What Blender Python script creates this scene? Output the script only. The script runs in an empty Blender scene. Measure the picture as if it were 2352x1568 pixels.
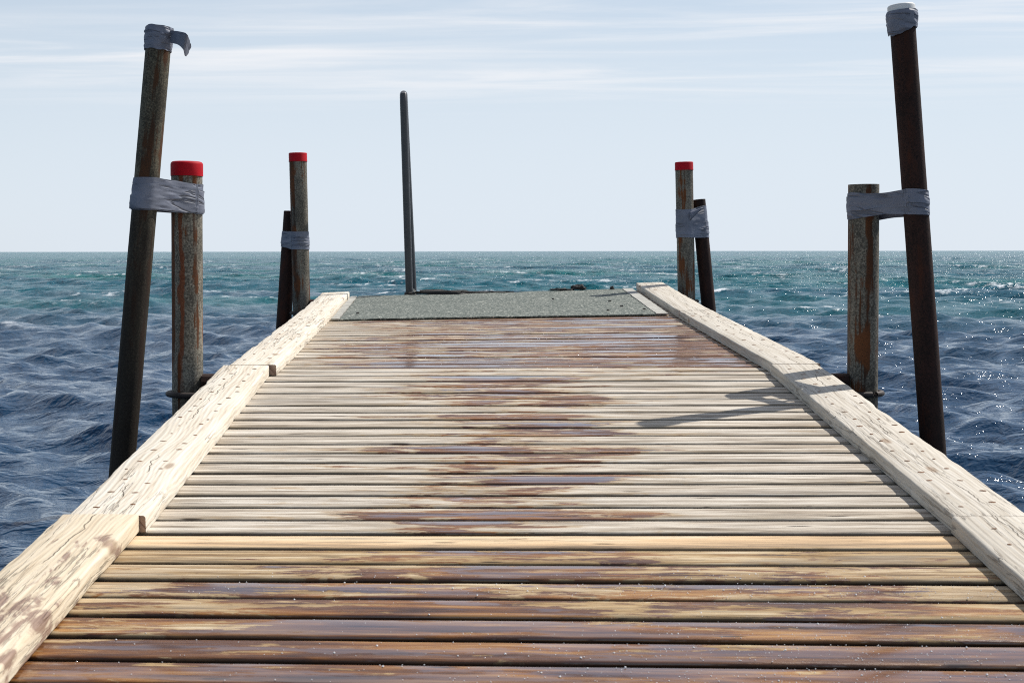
import bpy, math, random
import numpy as np
from mathutils import Vector, Matrix, noise as mnoise

rng = np.random.default_rng(7)
random.seed(7)
sc = bpy.context.scene
COL = sc.collection

# ------------------------------------------------------------------ camera
F, CX, CY = 3267.0, 1176.0, 784.0           # focal length and centre in units of a 2352-wide frame (50 mm lens)
HC = 1.45                                    # eye height above mean water
PITCH, ROLL = math.atan(207.0 / F), 0.0013
Fw = Vector((0, math.cos(PITCH), -math.sin(PITCH)))
U0 = Vector((0, math.sin(PITCH), math.cos(PITCH)))
R0 = Vector((1, 0, 0))
Rr = R0 * math.cos(ROLL) - U0 * math.sin(ROLL)
Ur = U0 * math.cos(ROLL) + R0 * math.sin(ROLL)
CAM = Vector((0, 0, HC))
cd = bpy.data.cameras.new('camera')
cam = bpy.data.objects.new('camera', cd)
COL.objects.link(cam)
m3 = Matrix((Rr, Ur, -Fw)).transposed()
cam.matrix_world = Matrix.Translation(CAM) @ m3.to_4x4()
cd.lens, cd.sensor_width, cd.sensor_fit = 50.0, 36.0, 'HORIZONTAL'
cd.clip_start, cd.clip_end = 0.05, 60000
cd.dof.use_dof = True
cd.dof.focus_distance = 4.8
cd.dof.aperture_fstop = 13.0
sc.camera = cam

# ------------------------------------------------------------------ render, sun and sky
sc.render.engine = 'CYCLES'
sc.cycles.use_denoising = False
sc.cycles.max_bounces = 6
sc.cycles.pixel_filter_type = 'BLACKMAN_HARRIS'
sc.cycles.filter_width = 1.05
sc.cycles.sample_clamp_indirect = 6.0
sc.view_settings.view_transform = 'Standard'
sc.view_settings.look = 'None'
sc.view_settings.gamma = 1
sc.view_settings.exposure = 0.0

SUN_EL = math.radians(51)
SUN_AZ = math.radians(56)                    # clockwise from +Y
sun_dir = Vector((math.sin(SUN_AZ) * math.cos(SUN_EL), math.cos(SUN_AZ) * math.cos(SUN_EL), math.sin(SUN_EL)))
ld = bpy.data.lights.new('sun', 'SUN')
ld.energy, ld.angle, ld.color = 5.0, math.radians(0.5), (1.0, 0.955, 0.89)
sun = bpy.data.objects.new('sun', ld)
COL.objects.link(sun)
sun.rotation_euler = (-sun_dir).to_track_quat('-Z', 'Y').to_euler()
sun.location = (6, 4, 9)


# ------------------------------------------------------------------ node helpers
def put(nt, sock, v):
    if isinstance(v, bpy.types.NodeSocket):
        nt.links.new(v, sock)
    elif isinstance(v, (tuple, list)) and len(v) == 3 and sock.type == 'RGBA':
        sock.default_value = (*v, 1)
    else:
        sock.default_value = v


def node(nt, typ, props=None, **inp):
    n = nt.nodes.new('ShaderNode' + typ)
    for k, v in (props or {}).items():
        setattr(n, k, v)
    for k, v in inp.items():
        key = int(k[1:]) if k[0] == 'i' and k[1:].isdigit() else k.replace('_', ' ')
        put(nt, n.inputs[key], v)
    return n


def mth(nt, op, a, b=0.0, c=None, clamp=False):
    n = node(nt, 'Math', {'operation': op, 'use_clamp': clamp}, i0=a, i1=b)
    if c is not None:
        put(nt, n.inputs[2], c)
    return n.outputs[0]


def mixc(nt, f, a, b, mode='MIX'):
    n = nt.nodes.new('ShaderNodeMix')
    n.data_type, n.blend_type = 'RGBA', mode
    put(nt, n.inputs[0], f); put(nt, n.inputs[6], a); put(nt, n.inputs[7], b)
    return n.outputs[2]


def mixf(nt, f, a, b):
    n = nt.nodes.new('ShaderNodeMix')
    n.data_type = 'FLOAT'
    put(nt, n.inputs[0], f); put(nt, n.inputs[2], a); put(nt, n.inputs[3], b)
    return n.outputs[0]


def smooth(nt, v, lo, hi, a=0.0, b=1.0):
    return node(nt, 'MapRange', {'interpolation_type': 'SMOOTHSTEP'}, Value=v, From_Min=lo, From_Max=hi, To_Min=a, To_Max=b).outputs[0]


def ramp(nt, f, stops):
    n = node(nt, 'ValToRGB', None, Fac=f)
    e = n.color_ramp.elements
    while len(e) < len(stops):
        e.new(0.5)
    for el, (p, c) in zip(e, stops):
        el.position, el.color = p, (*c, 1)
    return n.outputs[0]


def noise(nt, vec, scale, detail=4, rough=0.55, dist=0.0):
    return node(nt, 'TexNoise', None, Vector=vec, Scale=scale, Detail=detail, Roughness=rough, Distortion=dist).outputs[0]


def vmul(nt, v, s):
    return node(nt, 'VectorMath', {'operation': 'MULTIPLY'}, i0=v, i1=s).outputs[0]


def attr(nt, name):
    return node(nt, 'Attribute', {'attribute_name': name})


def bump(nt, h, strength, dist):
    return node(nt, 'Bump', None, Height=h, Strength=strength, Distance=dist).outputs[0]


def new_mat(name):
    m = bpy.data.materials.new(name)
    m.use_nodes = True
    nt = m.node_tree
    nt.nodes.clear()
    out = nt.nodes.new('ShaderNodeOutputMaterial')
    b = nt.nodes.new('ShaderNodeBsdfPrincipled')
    nt.links.new(b.outputs[0], out.inputs[0])
    return m, nt, b


# ------------------------------------------------------------------ world
w = bpy.data.worlds.new('World')
sc.world = w
w.use_nodes = True
nt = w.node_tree
nt.nodes.clear()
wout = nt.nodes.new('ShaderNodeOutputWorld')
sky = node(nt, 'TexSky', {'sky_type': 'NISHITA', 'sun_disc': False, 'sun_elevation': SUN_EL, 'sun_rotation': SUN_AZ,
                          'air_density': 1.0, 'dust_density': 0.3, 'ozone_density': 1.5})
tc = node(nt, 'TexCoord').outputs['Generated']
sep = node(nt, 'SeparateXYZ', None, Vector=tc)
zc = mth(nt, 'MAXIMUM', sep.outputs[2], 0.02)
px_ = mth(nt, 'DIVIDE', sep.outputs[0], zc)
py_ = mth(nt, 'DIVIDE', sep.outputs[1], zc)
# thin cirrus sheets drifting across, laid out on a high plane
pl = node(nt, 'CombineXYZ', None, X=mth(nt, 'MULTIPLY', px_, 0.42), Y=mth(nt, 'ADD', mth(nt, 'MULTIPLY', py_, 1.35), mth(nt, 'MULTIPLY', px_, 0.10)), Z=0.7).outputs[0]
c1 = noise(nt, pl, 1.0, 7, 0.62, 0.5)
c2 = noise(nt, vmul(nt, pl, (0.35, 0.4, 1)), 1.0, 3, 0.5, 0.2)
cl = mth(nt, 'MULTIPLY', smooth(nt, c1, 0.36, 0.74), smooth(nt, c2, 0.32, 0.52))
cl = mth(nt, 'MULTIPLY', cl, smooth(nt, sep.outputs[2], 0.085, 0.135))
haze = smooth(nt, sep.outputs[2], 0.34, 0.02)
side = mth(nt, 'ADD', mth(nt, 'MULTIPLY', sep.outputs[0], 0.38), mth(nt, 'MULTIPLY', sep.outputs[1], 0.92))
side = smooth(nt, side, 0.0, 0.85)           # the veil of thin cloud lies on the sunward, seaward side
base = mixc(nt, mth(nt, 'MULTIPLY', mth(nt, 'MULTIPLY_ADD', haze, 0.72, 0.22), side), sky.outputs[0], (7.35, 8.15, 9.1))
skyc = mixc(nt, mth(nt, 'MULTIPLY', cl, 0.85), base, (9.4, 9.4, 9.6))
bg = node(nt, 'Background', None, Color=skyc, Strength=0.1)
nt.links.new(bg.outputs[0], wout.inputs[0])


# ------------------------------------------------------------------ geometry helpers
def ray(px, py):
    return Fw + Rr * ((px - CX) / F) + Ur * ((CY - py) / F)


def at(px, py, Y):
    d = ray(px, py)
    return CAM + d * (Y / d.y)


def tag(o, label=None, cat=None, group=None, kind=None):
    for k, v in (('label', label), ('category', cat), ('group', group), ('kind', kind)):
        if v:
            o[k] = v
    return o


def empty(name, loc=(0, 0, 0), rot=None):
    o = bpy.data.objects.new(name, None)
    COL.objects.link(o)
    o.empty_display_size = 0.05
    o.location = loc
    if rot is not None:
        o.rotation_mode = 'QUATERNION'
        o.rotation_quaternion = rot
    return o


class MB:
    def __init__(s):
        s.v, s.f, s.at = [], [], {}

    def add(s, co, **kw):
        s.v.append(tuple(co))
        for k, val in kw.items():
            s.at.setdefault(k, {})[len(s.v) - 1] = val
        return len(s.v) - 1

    def grid(s, rows, closed=False):
        for a, b in zip(rows[:-1], rows[1:]):
            n = len(a)
            for j in range(n if closed else n - 1):
                k = (j + 1) % n
                s.f.append((a[j], a[k], b[k], b[j]))

    def build(s, name, material, parent=None, smooth=True, link=True):
        me = bpy.data.meshes.new(name)
        me.from_pydata(s.v, [], s.f)
        for k, d in s.at.items():
            val = next(iter(d.values()))
            if isinstance(val, (tuple, list)):
                a = me.attributes.new(k, 'FLOAT_VECTOR', 'POINT')
                arr = np.zeros((len(s.v), 3), np.float32)
                for i, x in d.items():
                    arr[i] = x
                a.data.foreach_set('vector', arr.ravel())
            else:
                a = me.attributes.new(k, 'FLOAT', 'POINT')
                arr = np.zeros(len(s.v), np.float32)
                for i, x in d.items():
                    arr[i] = x
                a.data.foreach_set('value', arr)
        import bmesh
        bm = bmesh.new()
        bm.from_mesh(me)
        bmesh.ops.recalc_face_normals(bm, faces=bm.faces)
        bm.to_mesh(me)
        bm.free()
        me.materials.append(material)
        if smooth:
            me.polygons.foreach_set('use_smooth', [True] * len(me.polygons))
            if hasattr(me, 'set_sharp_from_angle'):
                me.set_sharp_from_angle(angle=math.radians(40))
        o = bpy.data.objects.new(name, me)
        if link:
            COL.objects.link(o)
        if parent:
            o.parent = parent
        return o


def n1(x, y=0.0, z=0.0):
    return mnoise.noise(Vector((x, y, z)))


# ------------------------------------------------------------------ materials
def wood_deck():
    m, nt, b = new_mat('deck_wood')
    a = attr(nt, 'wuv').outputs['Vector']
    s = node(nt, 'SeparateXYZ', None, Vector=a)
    u, v, bid = s.outputs
    wet = attr(nt, 'wet').outputs['Fac']
    tone = attr(nt, 'tone').outputs['Fac']          # 0 silvery, 1 yellow tan
    off = mth(nt, 'MULTIPLY', bid, 41.0)
    uu = mth(nt, 'ADD', u, off)
    def vec(su, sv):
        return node(nt, 'CombineXYZ', None, X=mth(nt, 'MULTIPLY', uu, su), Y=mth(nt, 'MULTIPLY', v, sv), Z=off).outputs[0]
    g1 = noise(nt, vec(2.8, 62), 1, 6, 0.66, 0.3)
    g2 = noise(nt, vec(11, 300), 1, 4, 0.68)
    g3 = noise(nt, vec(0.9, 14), 1, 4, 0.55, 0.6)
    bl = noise(nt, vec(3.2, 9), 1, 8, 0.66, 0.5)
    dry = ramp(nt, g1, [(0.30, (0.14, 0.112, 0.085)), (0.42, (0.37, 0.325, 0.265)), (0.52, (0.55, 0.50, 0.43)), (0.66, (0.68, 0.645, 0.58))])
    dryt = ramp(nt, g1, [(0.30, (0.075, 0.036, 0.016)), (0.42, (0.27, 0.165, 0.075)), (0.53, (0.49, 0.36, 0.205)), (0.68, (0.66, 0.56, 0.40))])
    # one newer plank of paler, orange-tinged pine (tone above 1)
    newp = ramp(nt, g3, [(0.34, (0.66, 0.44, 0.24)), (0.50, (0.72, 0.56, 0.37)), (0.64, (0.76, 0.66, 0.50))])
    newp = mixc(nt, smooth(nt, g1, 0.40, 0.30), newp, (0.40, 0.24, 0.12))
    dry = mixc(nt, smooth(nt, tone, 1.15, 1.3), mixc(nt, mth(nt, 'MINIMUM', tone, 1.0), dry, dryt), newp)
    dry = mixc(nt, smooth(nt, g3, 0.42, 0.30), dry, mixc(nt, 0.6, dry, (0.20, 0.17, 0.14)))
    dry = mixc(nt, smooth(nt, g2, 0.44, 0.30), dry, mixc(nt, 0.65, dry, (0.10, 0.085, 0.07)))
    g4 = noise(nt, vec(3.2, 120), 1, 3, 0.6, 0.3)
    dry = mixc(nt, smooth(nt, g4, 0.47, 0.34), dry, mixc(nt, 0.62, dry, (0.15, 0.12, 0.09)))
    # greenish-brown darker band along the near edge of each plank
    lowe = mth(nt, 'MULTIPLY', smooth(nt, mth(nt, 'ADD', v, mth(nt, 'MULTIPLY', mth(nt, 'SUBTRACT', g1, .5), .05)), 0.022, 0.0), smooth(nt, g3, 0.36, 0.55))
    dry = mixc(nt, mth(nt, 'MULTIPLY', lowe, 0.55), dry, (0.19, 0.155, 0.105))
    wetc = ramp(nt, g1, [(0.30, (0.026, 0.010, 0.006)), (0.44, (0.085, 0.034, 0.017)), (0.56, (0.165, 0.075, 0.034)), (0.72, (0.32, 0.18, 0.08))])
    amber = ramp(nt, g1, [(0.30, (0.05, 0.018, 0.005)), (0.48, (0.21, 0.080, 0.018)), (0.70, (0.46, 0.25, 0.08))])
    wetc = mixc(nt, smooth(nt, noise(nt, vec(3.1, 26), 1, 4, .6, .4), 0.46, 0.60), wetc, amber)
    k = mth(nt, 'ADD', wet, mth(nt, 'MULTIPLY', mth(nt, 'SUBTRACT', bl, 0.5), 1.5))
    k = mth(nt, 'ADD', k, mth(nt, 'MULTIPLY', mth(nt, 'SUBTRACT', noise(nt, vec(5.0, 36), 1, 7, .68, .5), 0.5), 2.0))
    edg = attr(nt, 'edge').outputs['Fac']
    mask = smooth(nt, k, 0.47, 0.56)
    edge = mth(nt, 'MULTIPLY', smooth(nt, k, 0.28, 0.5), mth(nt, 'SUBTRACT', 1.0, mask))
    col = mixc(nt, mth(nt, 'MULTIPLY', edge, 0.55), dry, (0.36, 0.24, 0.11))
    col = mixc(nt, mask, col, wetc)
    # knots and small dark checks
    vo = node(nt, 'TexVoronoi', {'feature': 'F1', 'voronoi_dimensions': '2D'}, Vector=vec(3.0, 24), Scale=1.0, Randomness=1.0)
    spot = smooth(nt, vo.outputs['Distance'], 0.10, 0.04)
    rare = smooth(nt, node(nt, 'SeparateXYZ', None, Vector=vo.outputs['Color']).outputs[0], 0.76, 0.78)
    spot = mth(nt, 'MULTIPLY', spot, rare)
    col = mixc(nt, mth(nt, 'MULTIPLY', spot, 0.85), col, (0.025, 0.015, 0.01))
    chk = noise(nt, vec(2.2, 130), 1, 2, 0.5)
    crack = mth(nt, 'MULTIPLY', smooth(nt, mth(nt, 'ABSOLUTE', mth(nt, 'SUBTRACT', chk, 0.5)), 0.012, 0.003), smooth(nt, g3, 0.52, 0.62))
    col = mixc(nt, mth(nt, 'MULTIPLY', crack, 0.7), col, (0.05, 0.035, 0.025))
    pud = smooth(nt, mth(nt, 'ADD', k, mth(nt, 'MULTIPLY', mth(nt, 'SUBTRACT', g3, 0.5), 2.2)), 0.70, 0.84)
    pud = mth(nt, 'MULTIPLY', pud, mask)
    col = mixc(nt, edg, col, (0.018, 0.012, 0.008))  # plank sides painted near black so the gaps read as deep shade
    rough = mixf(nt, mask, 0.9, 0.40)
    rough = mixf(nt, pud, rough, 0.2)
    h = mth(nt, 'ADD', mth(nt, 'MULTIPLY', g1, 0.6), mth(nt, 'MULTIPLY', g2, 0.5))
    h = mth(nt, 'SUBTRACT', h, mth(nt, 'MULTIPLY', mth(nt, 'ADD', spot, crack), 0.6))
    nb = node(nt, 'Bump', None, Height=h, Strength=mixf(nt, pud, 0.55, 0.06), Distance=0.004).outputs[0]
    put(nt, b.inputs['Base Color'], col)
    put(nt, b.inputs['Roughness'], rough)
    put(nt, b.inputs['Specular IOR Level'], mixf(nt, mask, 0.2, 0.42))
    put(nt, b.inputs['Coat Weight'], pud)
    put(nt, b.inputs['Coat Roughness'], 0.13)
    put(nt, b.inputs['Coat IOR'], 1.6)
    put(nt, b.inputs['Normal'], nb)
    return m


def wood_kerb(name, light, mid, dark):
    m, nt, b = new_mat(name)
    a = attr(nt, 'wuv').outputs['Vector']
    s = node(nt, 'SeparateXYZ', None, Vector=a)
    u, v, bid = s.outputs
    wet = attr(nt, 'wet').outputs['Fac']  # splash wetness, plus the painted shade of the end faces
    off = mth(nt, 'MULTIPLY', bid, 29.0)
    def vec(su, sv):
        return node(nt, 'CombineXYZ', None, X=mth(nt, 'MULTIPLY', u, su), Y=mth(nt, 'MULTIPLY', v, sv), Z=off).outputs[0]
    warp = noise(nt, vec(2.2, 5), 1, 2, 0.5)
    rings = mth(nt, 'SINE', mth(nt, 'ADD', mth(nt, 'MULTIPLY', v, 520.0), mth(nt, 'MULTIPLY', warp, 45.0)))
    rings = mth(nt, 'MULTIPLY_ADD', rings, 0.5, 0.5)
    g1 = noise(nt, vec(3.0, 85), 1, 6, 0.65, 0.15)
    g3 = noise(nt, vec(3.2, 11), 1, 5, 0.6, 0.3)
    f = mth(nt, 'ADD', mth(nt, 'MULTIPLY_ADD', g1, 0.6, 0.13), mth(nt, 'MULTIPLY', rings, 0.028))
    col = ramp(nt, f, [(0.25, dark), (0.42, mid), (0.60, light)])
    col = mixc(nt, mth(nt, 'MULTIPLY', smooth(nt, g3, 0.52, 0.72), 0.35), col, mid)
    # drying checks running with the grain
    ck = noise(nt, vec(2.4, 38), 1, 4, 0.55, 0.15)
    gate = noise(nt, vec(1.6, 9), 1, 2, 0.5)
    crack = mth(nt, 'MULTIPLY', smooth(nt, mth(nt, 'ABSOLUTE', mth(nt, 'SUBTRACT', ck, 0.5)), 0.020, 0.004), smooth(nt, gate, 0.46, 0.58))
    col = mixc(nt, mth(nt, 'MULTIPLY', crack, 0.5), col, (0.07, 0.05, 0.035))
    cv = mth(nt, 'ADD', 0.088, mth(nt, 'MULTIPLY', mth(nt, 'SUBTRACT', noise(nt, vec(7, 0), 1, 3, .6), 0.5), 0.07))
    split = mth(nt, 'MULTIPLY', smooth(nt, mth(nt, 'ABSOLUTE', mth(nt, 'SUBTRACT', v, cv)), 0.0022, 0.0008), smooth(nt, noise(nt, vec(4.5, 0), 1, 2, .5), 0.47, 0.55))
    col = mixc(nt, mth(nt, 'MULTIPLY', split, 0.8), col, (0.06, 0.045, 0.03))
    kv = node(nt, 'TexVoronoi', {'feature': 'F1', 'voronoi_dimensions': '2D'}, Vector=vec(3.2, 9), Scale=1.0, Randomness=1.0)
    knot = mth(nt, 'MULTIPLY', smooth(nt, kv.outputs['Distance'], 0.13, 0.05), smooth(nt, node(nt, 'SeparateXYZ', None, Vector=kv.outputs['Color']).outputs[0], 0.80, 0.82))
    col = mixc(nt, mth(nt, 'MULTIPLY', knot, 0.6), col, (0.22, 0.12, 0.055))
    sp = noise(nt, vec(9, 24), 1, 5, 0.6, 0.7)
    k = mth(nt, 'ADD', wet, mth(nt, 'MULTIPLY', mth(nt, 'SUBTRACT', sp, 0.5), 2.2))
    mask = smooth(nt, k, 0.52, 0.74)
    stain_and_shade = ramp(nt, g1, [(0.3, (0.10, 0.045, 0.035)), (0.5, (0.27, 0.165, 0.12)), (0.7, (0.42, 0.30, 0.22))])
    col = mixc(nt, mth(nt, 'MULTIPLY', mask, 0.85), col, stain_and_shade)  # splash stains, plus the painted shade of the end faces
    # grime low on the side faces
    put(nt, b.inputs['Base Color'], col)
    put(nt, b.inputs['Roughness'], mixf(nt, mask, 0.85, 0.45))
    put(nt, b.inputs['Specular IOR Level'], 0.3)
    h = mth(nt, 'SUBTRACT', mth(nt, 'ADD', mth(nt, 'MULTIPLY', g1, 0.6), mth(nt, 'MULTIPLY', rings, 0.25)), mth(nt, 'MULTIPLY', crack, 0.9))
    put(nt, b.inputs['Normal'], bump(nt, h, 0.55, 0.004))
    return m


def rust_metal(name, grey, rust, dark, rust_amt, rough=0.75, hi=1.05, lo=0.55, streak=False):
    m, nt, b = new_mat(name)
    o = node(nt, 'TexCoord').outputs['Object']
    rnd = node(nt, 'ObjectInfo').outputs['Random']
    shift = node(nt, 'CombineXYZ', None, X=mth(nt, 'MULTIPLY', rnd, 9.0), Y=mth(nt, 'MULTIPLY', rnd, 5.0), Z=mth(nt, 'MULTIPLY', rnd, 13.0)).outputs[0]
    p = node(nt, 'VectorMath', {'operation': 'ADD'}, i0=o, i1=shift).outputs[0]
    run = noise(nt, vmul(nt, p, (26, 26, 1.3)), 1, 4, 0.6, 0.3)
    blo = noise(nt, vmul(nt, p, (14, 14, 6)), 1, 6, 0.65, 0.3)
    fin = noise(nt, p, 160, 4, 0.7)
    pit = noise(nt, p, 420, 2, 0.6)
    k = mth(nt, 'ADD', mth(nt, 'MULTIPLY', run, 0.6), mth(nt, 'MULTIPLY', blo, 0.4))
    gcol = mixc(nt, smooth(nt, mth(nt, 'ADD', mth(nt, 'MULTIPLY', fin, .6), mth(nt, 'MULTIPLY', blo, .4)), 0.40, 0.60), vtuple(grey, 0.32), vtuple(grey, 1.25))
    rcol = mixc(nt, smooth(nt, blo, 0.35, 0.65), dark, rust)
    col = mixc(nt, smooth(nt, k, 0.53 + 0.16 - rust_amt, 0.58 + 0.16 - rust_amt), gcol, rcol)
    col = mixc(nt, smooth(nt, pit, 0.56, 0.64), col, mixc(nt, 0.6, col, (0.02, 0.012, 0.008)))
    xyz = node(nt, 'SeparateXYZ', None, Vector=o).outputs
    z = xyz[2]
    if streak:                                   # rust weeping from under the cap
        sx = mth(nt, 'ADD', xyz[0], mth(nt, 'MULTIPLY_ADD', mth(nt, 'SUBTRACT', blo, 0.5), 0.05, 0.009))
        sm = mth(nt, 'MULTIPLY', smooth(nt, mth(nt, 'ABSOLUTE', sx), 0.0095, 0.005), smooth(nt, z, 0.95, 1.15))
        sm = mth(nt, 'MULTIPLY', sm, smooth(nt, xyz[1], 0.0, -0.02))
        col = mixc(nt, mth(nt, 'MULTIPLY', sm, 0.85), col, mixc(nt, fin, (0.07, 0.018, 0.006), (0.26, 0.065, 0.014)))
    low = smooth(nt, mth(nt, 'ADD', z, mth(nt, 'MULTIPLY', mth(nt, 'SUBTRACT', blo, 0.5), 0.8)), hi, lo)   # darker towards the bottom, with a ragged upper limit
    col = mixc(nt, mth(nt, 'MULTIPLY', low, 0.85), col, (0.010, 0.006, 0.0035))
    put(nt, b.inputs['Base Color'], col)
    put(nt, b.inputs['Roughness'], rough)
    put(nt, b.inputs['Specular IOR Level'], 0.3)
    h = mth(nt, 'ADD', mth(nt, 'MULTIPLY', fin, 0.5), mth(nt, 'MULTIPLY', blo, 0.8))
    put(nt, b.inputs['Normal'], bump(nt, h, 0.5, 0.003))
    return m


def vtuple(c, k):
    return tuple(x * k for x in c)


def tape_mat(name='duct_tape_grey', c=(0.160, 0.176, 0.226)):
    m, nt, b = new_mat(name)
    a = attr(nt, 'wuv').outputs['Vector']
    sk = node(nt, 'SeparateXYZ', None, Vector=a)
    # creases drift slightly across the band
    q = node(nt, 'CombineXYZ', None, X=sk.outputs[0], Y=mth(nt, 'ADD', sk.outputs[1], mth(nt, 'MULTIPLY', sk.outputs[0], 0.14)), Z=0.3).outputs[0]
    wr = noise(nt, vmul(nt, q, (4.5, 34, 1)), 1, 2, 0.5, 0.5)
    wr2 = noise(nt, vmul(nt, q, (4, 17, 1)), 1, 2, 0.5, 0.4)
    fl = noise(nt, vmul(nt, a, (14, 14, 1)), 1, 3, 0.6)
    gate = smooth(nt, wr2, 0.44, 0.56)
    crease = mth(nt, 'MULTIPLY', smooth(nt, mth(nt, 'ABSOLUTE', mth(nt, 'SUBTRACT', wr, 0.5)), 0.050, 0.008), gate)
    col = mixc(nt, smooth(nt, fl, 0.3, 0.7), vtuple(c, 0.88), vtuple(c, 1.12))
    col = mixc(nt, mth(nt, 'MULTIPLY', crease, 0.55), col, vtuple(c, 0.3))
    put(nt, b.inputs['Base Color'], col)
    put(nt, b.inputs['Roughness'], 0.62)
    h = mth(nt, 'SUBTRACT', mth(nt, 'MULTIPLY', wr2, 0.8), mth(nt, 'MULTIPLY', crease, 0.5))
    put(nt, b.inputs['Normal'], bump(nt, h, 0.6, 0.010))
    return m


def simple(name, c, rough=0.5, metal=0.0, var=0.3, scale=40, bmp=0.2, spec=0.5):
    m, nt, b = new_mat(name)
    o = node(nt, 'TexCoord').outputs['Object']
    n = noise(nt, o, scale, 5, 0.65)
    n2 = noise(nt, o, scale * 0.2, 3, 0.6)
    f = mth(nt, 'ADD', mth(nt, 'MULTIPLY', n, 0.5), mth(nt, 'MULTIPLY', n2, 0.5))
    put(nt, b.inputs['Base Color'], ramp(nt, f, [(0.3, vtuple(c, 1 - var)), (0.7, vtuple(c, 1 + var))]))
    put(nt, b.inputs['Roughness'], mixf(nt, n2, rough * 0.8, min(1, rough * 1.25)))
    put(nt, b.inputs['Metallic'], metal)
    put(nt, b.inputs['Specular IOR Level'], spec)
    put(nt, b.inputs['Normal'], bump(nt, n, bmp, 0.003))
    return m


def mat_turf():
    m, nt, b = new_mat('green_matting')
    o = node(nt, 'TexCoord').outputs['Object']
    n = noise(nt, o, 70, 4, 0.85)
    n2 = noise(nt, o, 7, 4, 0.6)
    n3 = noise(nt, vmul(nt, o, (60, 300, 60)), 1, 2, 0.6)
    col = ramp(nt, mth(nt, 'ADD', mth(nt, 'MULTIPLY', n, 0.75), mth(nt, 'MULTIPLY', n3, 0.25)),
               [(0.37, (0.016, 0.022, 0.018)), (0.45, (0.075, 0.092, 0.080)), (0.54, (0.17, 0.19, 0.165)), (0.61, (0.62, 0.61, 0.53))])
    col = mixc(nt, mth(nt, 'MULTIPLY', smooth(nt, n2, 0.35, 0.65), 0.3), col, (0.06, 0.08, 0.07))
    put(nt, b.inputs['Base Color'], col)
    put(nt, b.inputs['Roughness'], 0.9)
    put(nt, b.inputs['Normal'], bump(nt, n, 1.0, 0.006))
    return m


DECK = wood_deck()
KERB_L = wood_kerb('kerb_wood_cream', (0.78, 0.735, 0.65), (0.66, 0.59, 0.48), (0.36, 0.265, 0.17))
KERB_N = wood_kerb('kerb_wood_tan', (0.76, 0.67, 0.53), (0.63, 0.53, 0.385), (0.36, 0.25, 0.15))
KERB_R = wood_kerb('kerb_wood_grey', (0.66, 0.62, 0.55), (0.52, 0.47, 0.39), (0.25, 0.195, 0.14))
BEAM = simple('beam_wood', (0.16, 0.12, 0.08), 0.8, 0, 0.4, 12)
POST = rust_metal('galvanised_rusty', (0.215, 0.195, 0.155), (0.15, 0.05, 0.014), (0.035, 0.018, 0.010), 0.185, hi=1.0, lo=.6)
POST_S = rust_metal('galvanised_streaked', (0.25, 0.23, 0.185), (0.15, 0.05, 0.014), (0.035, 0.018, 0.010), 0.175, hi=1.0, lo=.6, streak=True)
PIPE = rust_metal('weathered_pipe', (0.125, 0.11, 0.075), (0.085, 0.033, 0.010), (0.03, 0.015, 0.007), 0.19, hi=1.95, lo=1.3)
RUST = rust_metal('dark_rust', (0.032, 0.012, 0.008), (0.050, 0.014, 0.006), (0.014, 0.005, 0.003), 0.17, 0.8, hi=1.2, lo=.5)
TAPE = tape_mat()
RED = simple('red_plastic', (0.43, 0.003, 0.012), 0.6, 0, 0.22, 60, 0.05, 0.18)
WHITE = simple('white_plastic', (0.72, 0.71, 0.68), 0.5, 0, 0.10, 60, 0.05)
STEEL = simple('dull_steel', (0.045, 0.047, 0.052), 0.36, 0.0, 0.35, 25, 0.1)
IRON = simple('dark_iron', (0.045, 0.035, 0.03), 0.6, 0.2, 0.4, 60, 0.3)
SCREW = simple('rusty_screw', (0.17, 0.075, 0.030), 0.8, 0, 0.5, 300, 0.3)
TURF = mat_turf()
STRIP = simple('worn_white_strip', (0.37, 0.36, 0.32), 0.8, 0, 0.45, 60, 0.4)
WEED = simple('dry_seaweed', (0.012, 0.011, 0.010), 0.7, 0, 0.6, 120, 0.8)

# ------------------------------------------------------------------ the pier
W = 1.65
KW, KT, BT = 0.156, 0.037, 0.028


def station(l, r):
    lo, hi = 0.5, 20.0
    for _ in range(60):
        mid = (lo + hi) / 2
        if at(*r, mid).x - at(*l, mid).x < W:
            lo = mid
        else:
            hi = mid
    return at(*l, lo), at(*r, lo)


S1 = station((334, 1225), (2190, 1225))
S2 = station((635, 863), (1777, 861))
S3 = station((756, 738), (1549, 725))
S4 = station((803, 684.6), (1463, 666))
Sb = station((50, 1560), (2573, 1589))
S0 = tuple(S1[i] + (Sb[i] - S1[i]) * 1.9 for i in (0, 1))


def lerp(a, b, t):
    return a + (b - a) * t


def quad(A, B, x, t, lift=0.0):
    """point on the section between stations A (t=0) and B (t=1); x = metres right of the pier's middle"""
    l, r = lerp(A[0], B[0], t), lerp(A[1], B[1], t)
    p = lerp(l, r, x / W + 0.5)
    if lift:
        n = (r - l).cross(lerp(B[0], B[1], .5) - lerp(A[0], A[1], .5)).normalized()
        p = p + n * lift
    return p


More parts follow.
